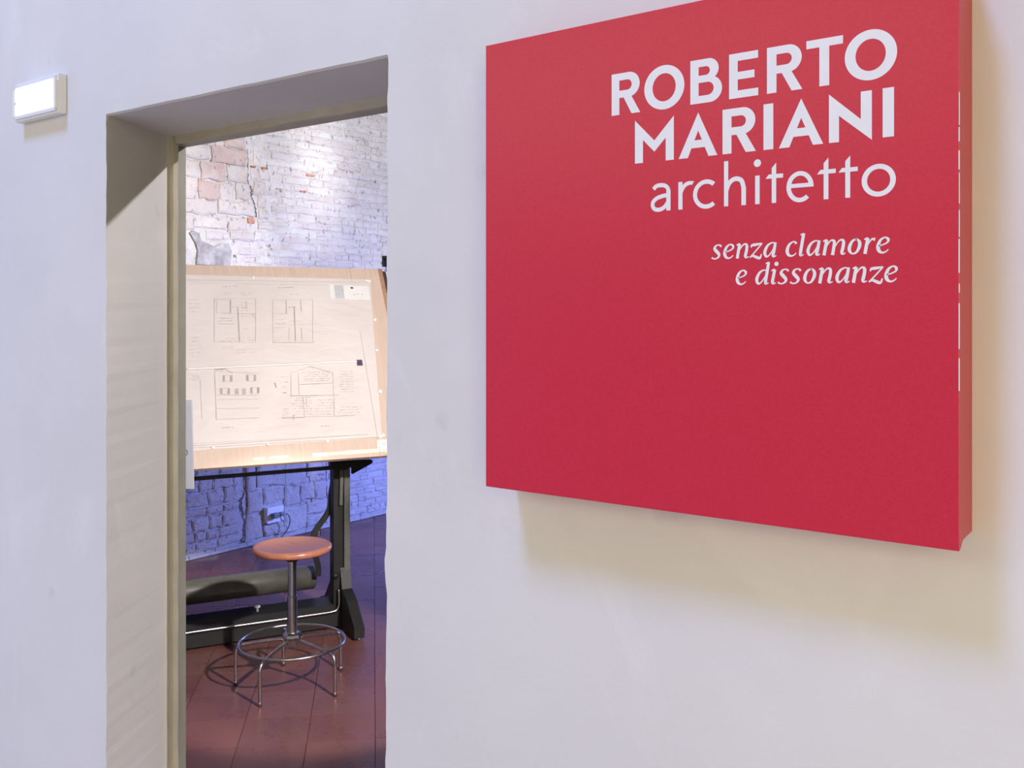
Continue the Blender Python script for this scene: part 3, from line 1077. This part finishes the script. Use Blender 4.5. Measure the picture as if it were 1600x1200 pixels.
# feet
prof = [(.138, .012), (.138, .062), (.26, .165), (.34, .20), (.372, .30), (.448, .30), (.66, .085), (.74, .06), (.74, .012)]
for x in (PX + .045, -1.20):
    bm = bmesh.new()
    prism(bm, prof, 'x', x - .052, x)
    bmesh.ops.bevel(bm, geom=[e for e in bm.edges if len(e.link_faces) == 2 and e.calc_face_angle(0) > .6], offset=.003, segments=1, affect='EDGES')
    ft = obj('foot', bm, M['iron'], tbl)
    for y in (.155, .72):
        bm = bmesh.new()
        lathe(bm, [(0, 0), (.010, 0), (.013, .006), (.010, .0125), (0, .0125)], 16, (x - .024, y, 0))
        obj('levelling_foot', bm, M['chrome'], ft, True)
# cross beam: a folded channel with a sloping ledge
bm = bmesh.new()
prism(bm, [(.361, .012), (.361, .095), (.385, .118), (.50, .128), (.505, .110), (.47, .10), (.47, .012)], 'x', -1.20, PX - .0075)
bmesh.ops.bevel(bm, geom=[e for e in bm.edges if len(e.link_faces) == 2 and e.calc_face_angle(0) > .5], offset=.003, segments=1, affect='EDGES')
obj('cross_beam', bm, M['iron'], tbl)
bm = bmesh.new()
tube(bm, catmull([(-1.22, .44, .18), (-1.02, .40, .15), (-.955, .353, .105), (-.90, .345, .092), (-.80, .345, .092), (-.25, .345, .092), (PX - .05, .345, .094), (PX - .028, .345, .105), (PX - .02, .345, .135), (PX - .02, .352, .20)], 5), .0058, 10)
o = obj('pedal_rod', bm, M['chrome'], tbl, True)
o['label'] = 'thin chrome foot rod bent up at the ends'
bm = bmesh.new()
lathe(bm, [(0, 0), (.006, 0), (.006, .018), (.0135, .021), (.0145, .027), (.011, .031), (0, .032)], 20, (-.515, .43, .1195))
o = obj('knob', bm, M['knob'], tbl, True)
o['label'] = 'small white knob on the cross beam'
# counterweight drum
bm = bmesh.new()
cz, cyy, cr = .222, .56, .061
prev = []
xs = [(-1.17, .0), (-1.17, cr - .006), (-1.164, cr), (-.205, cr), (-.199, cr - .006), (-.199, 0)]
n = 40
rings = []
for (x, r_) in xs:
    rings.append([bm.verts.new((x, cyy + r_ * math.cos(2 * math.pi * k / n), cz + r_ * math.sin(2 * math.pi * k / n))) for k in range(n)] if r_ > 0 else [bm.verts.new((x, cyy, cz))])
for A_, B_ in zip(rings, rings[1:]):
    for k in range(n):
        q = []
        for v in (A_[k % len(A_)], A_[(k + 1) % len(A_)], B_[(k + 1) % len(B_)], B_[k % len(B_)]):
            if v not in q:
                q.append(v)
        bm.faces.new(q)
drum = obj('counterweight', bm, M['olive'], tbl, True)
drum['label'] = 'long olive steel counterweight drum'
sm = drum.modifiers.new('split', 'EDGE_SPLIT')
sm.split_angle = R(50)


def flat_arm(name, pts, w, y0, y1, mat):
    c = catmull(pts, 5)
    bm = bmesh.new()
    o_, i_, _ = S_stroke([(p[0], p[1], w) for p in pts], w, 5)
    prism(bm, o_ + i_[::-1], 'y', y0, y1)
    return obj(name, bm, mat, tbl)


flat_arm('link_arm', [(PX + .005, .85), (PX - .012, .76), (PX - .030, .66), (PX - .034, .60), (PX - .055, .555), (PX - .098, .500), (PX - .118, .468), (PX - .120, .43), (PX - .112, .36), (PX - .098, .30), (PX - .098, .25)], .027, .447, .462, M['black'])
flat_arm('link_arm', [(PX - .002, .84), (PX - .006, .70), (PX - .008, .62)], .016, .352, .3665, M['iron_pale'])
bm = bmesh.new()
tube(bm, [(PX - .092, .4555, .455), (PX - .092, .4555, .515)], .008, 10)
obj('link_pin', bm, M['chrome'], tbl)
bm = bmesh.new()
lathe(bm, [(0, -.017), (.010, -.014), (.017, 0), (.010, .014), (0, .017)], 20, (PX - .036, .36, .268))
obj('knob', bm, M['iron'], tbl, True)
bm = bmesh.new()
lathe(bm, [(0, -.006), (.004, -.004), (.0065, 0), (.004, .004), (0, .006)], 12, (PX + .004, .368, .283))
o = obj('bolt', bm, M['chrome'], tbl, True)

# ------------------------------------------------------------------ drawings pinned to the board
K = Vector((0, 0, 0))
CAMR = Vector((math.cos(R(36.774)), math.sin(R(36.774)), 0))
CAMF = Vector((-math.sin(R(36.774)), math.cos(R(36.774)), 0))
ROT = Matrix.Rotation(-RZ, 3, 'Z')
NB = Vector((0, -math.cos(TILT), math.sin(TILT)))


def bd(x, y):
    """reading of the enlarged photograph of the sheet (1200 px across 340) -> measures on the board"""
    u, v = 280 + x * 340 / 1200, 400 + y * 340 / 1200
    ray = ROT @ (CAMR * ((u - 800) / 1500) + CAMF + Vector((0, 0, (489 - v) / 1500)))
    org = ROT @ (Vector((0, 0, EYE)) - PB)
    p0 = on_board(0, 0)
    t = (p0 - org).dot(NB) / ray.dot(NB)
    p = org + ray * t
    return p.x, (p.z - BZ) / math.cos(TILT)


def sheet(name, corners, h, mat, label=None, cat=None, parent=None, wave=0.0):
    """a thin sheet; corners (a,b) anticlockwise from lower left, in table coordinates"""
    bm = bmesh.new()
    n = 18
    (a0, b0), (a1, b1), (a2, b2), (a3, b3) = corners
    G = []
    for i in range(n + 1):
        rowv = []
        for j in range(n + 1):
            s, t = i / n, j / n
            a = (a0 * (1 - s) + a1 * s) * (1 - t) + (a3 * (1 - s) + a2 * s) * t
            b = (b0 * (1 - s) + b1 * s) * (1 - t) + (b3 * (1 - s) + b2 * s) * t
            w = wave * max(0, math.sin(s * 9 + t * 3) * math.sin(t * 5 + s * 2)) * math.sin(math.pi * s) * math.sin(math.pi * t)
            rowv.append(bm.verts.new(on_board(a, b, h + w)))
        G.append(rowv)
    for i in range(n):
        for j in range(n):
            bm.faces.new((G[i][j], G[i + 1][j], G[i + 1][j + 1], G[i][j + 1]))
    bm.normal_update()
    for f in bm.faces:
        if f.normal.dot(NB) < 0:
            f.normal_flip()
    o = obj(name, bm, mat, parent, True, recalc=False)
    if parent is None:
        o.matrix_world = Matrix.Translation(PB) @ Matrix.Rotation(RZ, 4, 'Z')
    setp(o, label=label, category=cat)
    return o


back_sheet = sheet('tracing_sheet', [(BL + .06, bd(0, 1085)[1]), bd(1118, 1000), bd(1052, 130), (BL + .06, bd(0, 98)[1])], .0012, M['paper'],
                   'wide backing sheet of tracing paper pinned to the drawing board', 'drawing', wave=.003)
upper = sheet('plan_drawing', [(BL + .09, bd(-200, 640)[1]), bd(1008, 575), bd(975, 150), (BL + .09, bd(-200, 140)[1])], .0052, M['paper'],
              'upper pencil drawing sheet with two floor plans on the board', 'drawing', wave=.002)
lower = sheet('elevation_drawing', [(BL + .09, bd(-200, 1050)[1]), bd(1040, 985), bd(1006, 612), (BL + .09, bd(-200, 640)[1])], .0042, M['paper'],
              'lower pencil drawing sheet with a house elevation and a section', 'drawing', wave=.002)


def lines(name, segs, h, parent, mat, w=.0016):
    bm = bmesh.new()
    for k, s in enumerate(segs):
        (x0, y0, x1, y1) = s[:4]
        ww = (s[4] if len(s) > 4 else 1) * w / 2
        p, q = bd(x0, y0), bd(x1, y1)
        dx, dy = q[0] - p[0], q[1] - p[1]
        l = math.hypot(dx, dy) or 1
        nx, ny = -dy / l * ww, dx / l * ww
        hh = h + (k % 12) * .00001
        f = bm.faces.new([bm.verts.new(on_board(a, b, hh)) for a, b in ((p[0] + nx, p[1] + ny), (p[0] - nx, p[1] - ny), (q[0] - nx, q[1] - ny), (q[0] + nx, q[1] + ny))])
        f.normal_update()
        if f.normal.dot(NB) < 0:
            f.normal_flip()
    o = obj(name, bm, mat, parent, recalc=False)
    if len(segs) > 1:
        o['kind'] = 'stuff'
    return o


def rect(x0, y0, x1, y1, w=1):
    return [(x0, y0, x1, y0, w), (x1, y0, x1, y1, w), (x1, y1, x0, y1, w), (x0, y1, x0, y0, w)]


def scribble(x0, y0, x1, y1, n, seed, slope=-.03):
    r = random.Random(seed)
    out = []
    for k in range(n):
        y = y0 + (y1 - y0) * (k + .5) / n
        x = x0 + r.uniform(0, .25) * (x1 - x0)
        while x < x1:
            l = r.uniform(6, 30)
            out.append((x, y + slope * (x - x0) + r.uniform(-2, 2), min(x + l, x1), y + slope * (min(x + l, x1) - x0) + r.uniform(-2, 2), r.uniform(.7, 2.2)))
            x += l + r.uniform(4, 14)
    return out


up = []
up += rect(193, 240, 420, 480, .9) + rect(205, 246, 285, 318, .9) + [(280, 246, 280, 320, 1.8), (322, 285, 332, 480, 3.0), (285, 285, 370, 288, 1.2), (240, 322, 420, 324, 1.2), (205, 345, 300, 350, 1), (210, 378, 300, 380, 1.2), (345, 408, 375, 405, 1), (400, 322, 425, 360, 1), (368, 250, 372, 300, 1.4)]
up += rect(515, 245, 735, 483, .9) + [(588, 245, 590, 325, 2.2), (668, 245, 672, 310, 2.0), (632, 285, 640, 475, 2.6), (590, 285, 640, 283, 2.0), (515, 322, 595, 322, 1.2), (600, 365, 670, 362, 1.0), (540, 385, 760, 378, .8), (672, 400, 676, 470, 1.4), (605, 400, 605, 470, 1.0), (515, 480, 740, 482, 1.2)]
up += scribble(235, 165, 320, 182, 1, 1) + scribble(230, 205, 290, 222, 1, 2) + scribble(335, 205, 395, 225, 2, 3) + scribble(335, 255, 375, 345, 6, 4) + scribble(218, 340, 300, 388, 3, 5) + scribble(210, 455, 420, 482, 2, 6) + scribble(235, 500, 300, 520, 2, 7) + scribble(300, 515, 420, 545, 2, 8)
up += scribble(540, 175, 630, 185, 1, 9) + scribble(600, 210, 660, 225, 1, 10) + scribble(595, 285, 640, 305, 2, 11) + scribble(525, 345, 590, 410, 3, 12) + scribble(520, 450, 570, 478, 2, 13)
up += scribble(42, 235, 110, 325, 4, 14) + scribble(50, 445, 120, 570, 6, 15)
up += [(60, 152, 970, 168, .8)]
lines('ink_lines', up, .0080, upper, M['ink_pale'], .0016)
dark_up = scribble(235, 168, 320, 178, 1, 31) + scribble(545, 178, 628, 182, 1, 32) + [(322, 290, 332, 470, 2.2), (634, 290, 640, 470, 1.8), (588, 255, 590, 320, 1.4), (668, 255, 671, 305, 1.4), (280, 255, 280, 318, 1.2)]
lines('ink_lines', dark_up, .0082, upper, M['ink'], .0013)
lo = []
lo += [(195, 640, 205, 905, 1.6), (195, 640, 440, 650, 1.2), (205, 770, 440, 772, 1.2), (205, 795, 440, 792, 1.0), (205, 845, 440, 842, .8), (205, 905, 440, 895, 1.4), (195, 625, 245, 622, 2), (245, 622, 295, 650, 1.6), (230, 640, 240, 628, 1)]
for (x0, y0, x1, y1) in ((240, 662, 292, 697), (370, 658, 423, 693), (226, 732, 278, 765), (392, 728, 440, 762), (310, 735, 325, 765), (350, 735, 365, 765)):
    wv = (x1 - x0)
    lo += [(x0 + wv * .14, y0, x0 + wv * .14, y1, 4.4), (x1 - wv * .14, y0, x1 - wv * .14, y1, 4.4)]
    lo += rect(x0, y0, x1, y1, .8)
lo += [(600, 655, 720, 612, 1.4), (720, 612, 850, 650, 1.4), (615, 655, 615, 775, 1.6), (655, 650, 660, 770, 1.4), (845, 645, 855, 885, 1.6), (615, 775, 880, 770, 2.2), (660, 712, 850, 704, 1.8), (680, 775, 690, 890, 1.6), (565, 895, 690, 892, 2), (690, 890, 960, 884, 1.4), (625, 890, 632, 905, 6), (700, 775, 700, 830, 1)]
lo += scribble(670, 640, 830, 700, 5, 21) + scribble(870, 635, 960, 760, 9, 22) + scribble(620, 780, 730, 885, 7, 23) + scribble(740, 790, 860, 885, 6, 24) + scribble(570, 840, 610, 900, 5, 25) + scribble(870, 830, 1000, 890, 4, 26) + scribble(555, 655, 600, 770, 4, 27)
lo += scribble(230, 945, 300, 955, 1, 28) + scribble(770, 938, 830, 946, 1, 29) + [(525, 700, 535, 730, 3)] + scribble(65, 660, 110, 695, 4, 30) + [(115, 690, 125, 900, .8)]
lines('ink_lines', lo, .0070, lower, M['ink_pale'], .0017)
dk = scribble(230, 947, 300, 953, 1, 41) + scribble(770, 940, 830, 944, 1, 42) + [(195, 632, 245, 628, 3.0), (615, 775, 760, 772, 1.6), (565, 897, 690, 894, 1.4), (526, 702, 535, 728, 2.4), (572, 758, 590, 757, 3), (668, 712, 780, 707, 1.4), (625, 884, 634, 884, 4)]
for (x0, y0, x1, y1) in ((240, 662, 292, 697), (370, 658, 423, 693), (226, 732, 278, 765), (392, 728, 440, 762)):
    wv = (x1 - x0)
    dk += [(x0 + wv * .14, y0 + 2, x0 + wv * .14, y1 - 2, 3.0), (x1 - wv * .14, y0 + 2, x1 - wv * .14, y1 - 2, 3.0)]
lines('ink_lines', dk, .0072, lower, M['ink'], .0014)
lines('border_line', [(42, 135, 1045, 148, 1), (60, 1050, 1040, 985, 1), (60, 1062, 1100, 1000, .8)], .0046, back_sheet, M['ink_pale'], .0014)
# bright fold where the upper sheet overlaps the lower, labels, sticker
o = lines('fold', [(42, 628, 1000, 585, 1)], .0084, upper, M['label'], .008)
o = lines('title_label', [(828, 200, 1048, 212, 1)], .0086, upper, M['label'], .088)
o['label'] = 'white title label at the upper right corner'
lines('title_label_band', [(855, 201, 906, 204, 1)], .0089, upper, M['label_blue'], .082)
lines('title_print', [(942, 181, 957, 181, 1)], .0089, upper, M['text_dark'], .010)
lines('title_print', scribble(950, 215, 1010, 222, 1, 44), .0091, upper, M['ink'], .002)
o = lines('sticker', [(979, 592, 1008, 592, 1)], .0088, upper, M['sticker'], .031)
o['label'] = 'small dark violet square sticker'
lbl = sheet('paper_label', [bd(1092, 1075), bd(1150, 1070), bd(1150, 1012), bd(1090, 1015)], .0030, M['label'],
            'small white paper label at the lower right corner of the board', 'label')
for o in (lbl,):
    lines('ink_lines', scribble(1118, 1030, 1142, 1046, 1, 50), .0036, o, M['ink'], .002)


def pin(x, y, label, r=.0088):
    a, b = bd(x, y)
    bm = bmesh.new()
    lathe(bm, [(r, 0), (r, .0015), (r * .8, .003), (0, .0036)], 16)
    bmesh.ops.rotate(bm, verts=bm.verts, matrix=Matrix.Rotation(math.pi / 2 - TILT, 3, 'X'), cent=(0, 0, 0))
    o = obj('map_pin', bm, M['pin'], None, True)
    o.matrix_world = Matrix.Translation(PB) @ Matrix.Rotation(RZ, 4, 'Z') @ Matrix.Translation(on_board(a, b, .0046))
    setp(o, label=label, category='pin', group='white pins holding the drawings')


pin(1030, 137, 'left one of the two white pins at the upper right corner of the sheets')
pin(1047, 140, 'right one of the two white pins at the upper right corner of the sheets')
pin(1078, 353, 'white pin on the right margin, first below the corner pair')
pin(1087, 522, 'white pin on the right margin beside the dark violet sticker')
pin(1107, 749, 'white pin on the right margin, lowest of the three single ones', .0105)
pin(1108, 998, 'left one of two white pins above the white corner label')
pin(1124, 990, 'right one of two white pins above the white corner label')
pin(816, 1022, 'white pin at the bottom edge of the sheets, nearest the corner label')
pin(488, 1042, 'small white pin at the middle of the sheets\' bottom edge', .006)
pin(185, 1058, 'white pin at the bottom edge of the sheets, farthest left', .0075)
pin(407, 121, 'white pin at the top edge of the sheets', .008)

# ------------------------------------------------------------------ swivel stool
st = empty('swivel_stool', (-3.2037, 2.7194, 0), 0, 'round wooden swivel stool on a chrome five-legged base', 'stool')
SZT = .598
bm = bmesh.new()
lathe(bm, [(0, SZT - .012), (.06, SZT - .0105), (.11, SZT - .006), (.145, SZT - .0015), (.155, SZT), (.162, SZT - .002), (.1665, SZT - .008), (.1675, SZT - .014), (.1665, SZT - .021), (.161, SZT - .027), (.150, SZT - .030), (0, SZT - .030)], 64)
obj('seat', bm, M['seat'], st, True)
bm = bmesh.new()
lathe(bm, [(0, SZT - .030), (.108, SZT - .0302), (.104, SZT - .036), (.04, SZT - .044), (.026, SZT - .05), (.026, SZT - .068), (0, SZT - .068)], 40)
obj('seat_plate', bm, M['black'], st, True)
bm = bmesh.new()
lathe(bm, [(0, SZT - .067), (.0185, SZT - .0675), (.0185, .38), (.0215, .378), (.0215, .195), (0, .195)], 28)
o = obj('column', bm, M['chrome'], st, True)
o.modifiers.new('split', 'EDGE_SPLIT').split_angle = R(50)
bm = bmesh.new()
lathe(bm, [(0, .225), (.030, .225), (.040, .219), (.043, .208), (.036, .200), (.024, .197), (.024, .172), (.018, .168), (0, .168)], 10)
o = obj('hub', bm, M['chrome'], st)
bm = bmesh.new()
RR = .222
tube(bm, [(RR * math.cos(2 * math.pi * k / 72), RR * math.sin(2 * math.pi * k / 72), .185) for k in range(72)], .0058, 10, closed=True)
obj('foot_ring', bm, M['chrome'], st, True)
for ang in (-109, -31, 42, 112, 181):
    # angles are measured from the line of sight's right hand
    dv = CAMR * math.cos(R(ang)) + CAMF * math.sin(R(ang))
    path = [(0.03, .196), (.12, .186), (.19, .176), (.218, .170), (.232, .160), (.239, .143), (.240, .12), (.240, .05), (.240, .002)]
    bm = bmesh.new()
    tube(bm, catmull([(dv.x * r_, dv.y * r_, z_) for r_, z_ in path], 4), .0072, 12)
    lg = obj('leg', bm, M['chrome'], st, True)
    bm = bmesh.new()
    lathe(bm, [(0, .0012), (.0085, .0012), (.0088, .016), (.0074, .018), (0, .018)], 14, (dv.x * .24, dv.y * .24, 0))
    obj('leg_cap', bm, M['chrome'], lg, True)

# ------------------------------------------------------------------ grey text panel on a stand, cut off by the door jamb
pr = CAMR * -1.195 + CAMF * 3.6
info = empty('text_panel', (pr.x, pr.y, 0), R(36.774), 'grey text panel on a slim stand just inside the left of the doorway', 'panel')
bm = bmesh.new()
z0, z1 = .926, 1.258
prism(bm, [(-.30, z0), (.0, z0), (-.008, z1), (-.30, z1)], 'y', 0, .012)
obj('panel', bm, M['panel'], info)
boxo('stand_pole', M['iron_pale'], info, -.215, -.195, .013, .033, .02, 1.1, .002)
boxo('stand_base', M['iron_pale'], info, -.30, -.12, .0, .20, 0.002, .02, .003)
bm = bmesh.new()
ribbon_o = arc(-.0262, 1.063, .0058, .0098, 0, 360, 24)[:-1]
ribbon_i = arc(-.0262, 1.063, 0.0028, .0070, 0, 360, 24)[:-1]
A = [bm.verts.new((x, -.0006, z)) for x, z in ribbon_o]
B = [bm.verts.new((x, -.0006, z)) for x, z in ribbon_i]
for i in range(24):
    bm.faces.new((A[i], A[(i + 1) % 24], B[(i + 1) % 24], B[i]))
obj('printed_letter', bm, M['text_dark'], info)

# ------------------------------------------------------------------ socket, cable, bracket on the brick wall
sk = empty('power_socket', (BX, 4.355, .135), 0, 'white double power socket low on the blue-lit wall under the board', 'socket')
boxo('mounting_box', M['socket'], sk, .001, .040, -.068, .068, 0, .105, .003)
boxo('plate', M['socket'], sk, .0405, .048, -.072, .072, -.003, .108, .003)
boxo('plug', M['plug'], sk, .0485, .090, -.046, .004, .034, .068, .006)
boxo('plug', M['plug'], sk, .0485, .082, .018, .052, .036, .066, .006)
bm = bmesh.new()
tube(bm, catmull([(BX + .083, 4.417, .187), (BX + .095, 4.43, .175), (BX + .085, 4.45, .12), (BX + .07, 4.43, .06), (BX + .055, 4.39, .022), (BX + .05, 4.33, .008), (BX + .05, 4.15, .006)], 6), .004, 8)
o = obj('power_cable', bm, M['plug'], None, True)
setp(o, label='thin cable drooping from the white socket to the floor', category='cable')
br = empty('wall_bracket', (BX, 5.48, 1.93), 0, 'small dark metal bracket on the brick wall beyond the board corner', 'bracket')
boxo('back_plate', M['black'], br, .014, .020, -.045, .05, 0.02, .105, .002)
boxo('arm', M['black'], br, .0205, .09, -.045, -.030, .086, .104, .002)
boxo('clip', M['knob'], br, .0205, .045, -.01, .03, -.004, .0195, .002)
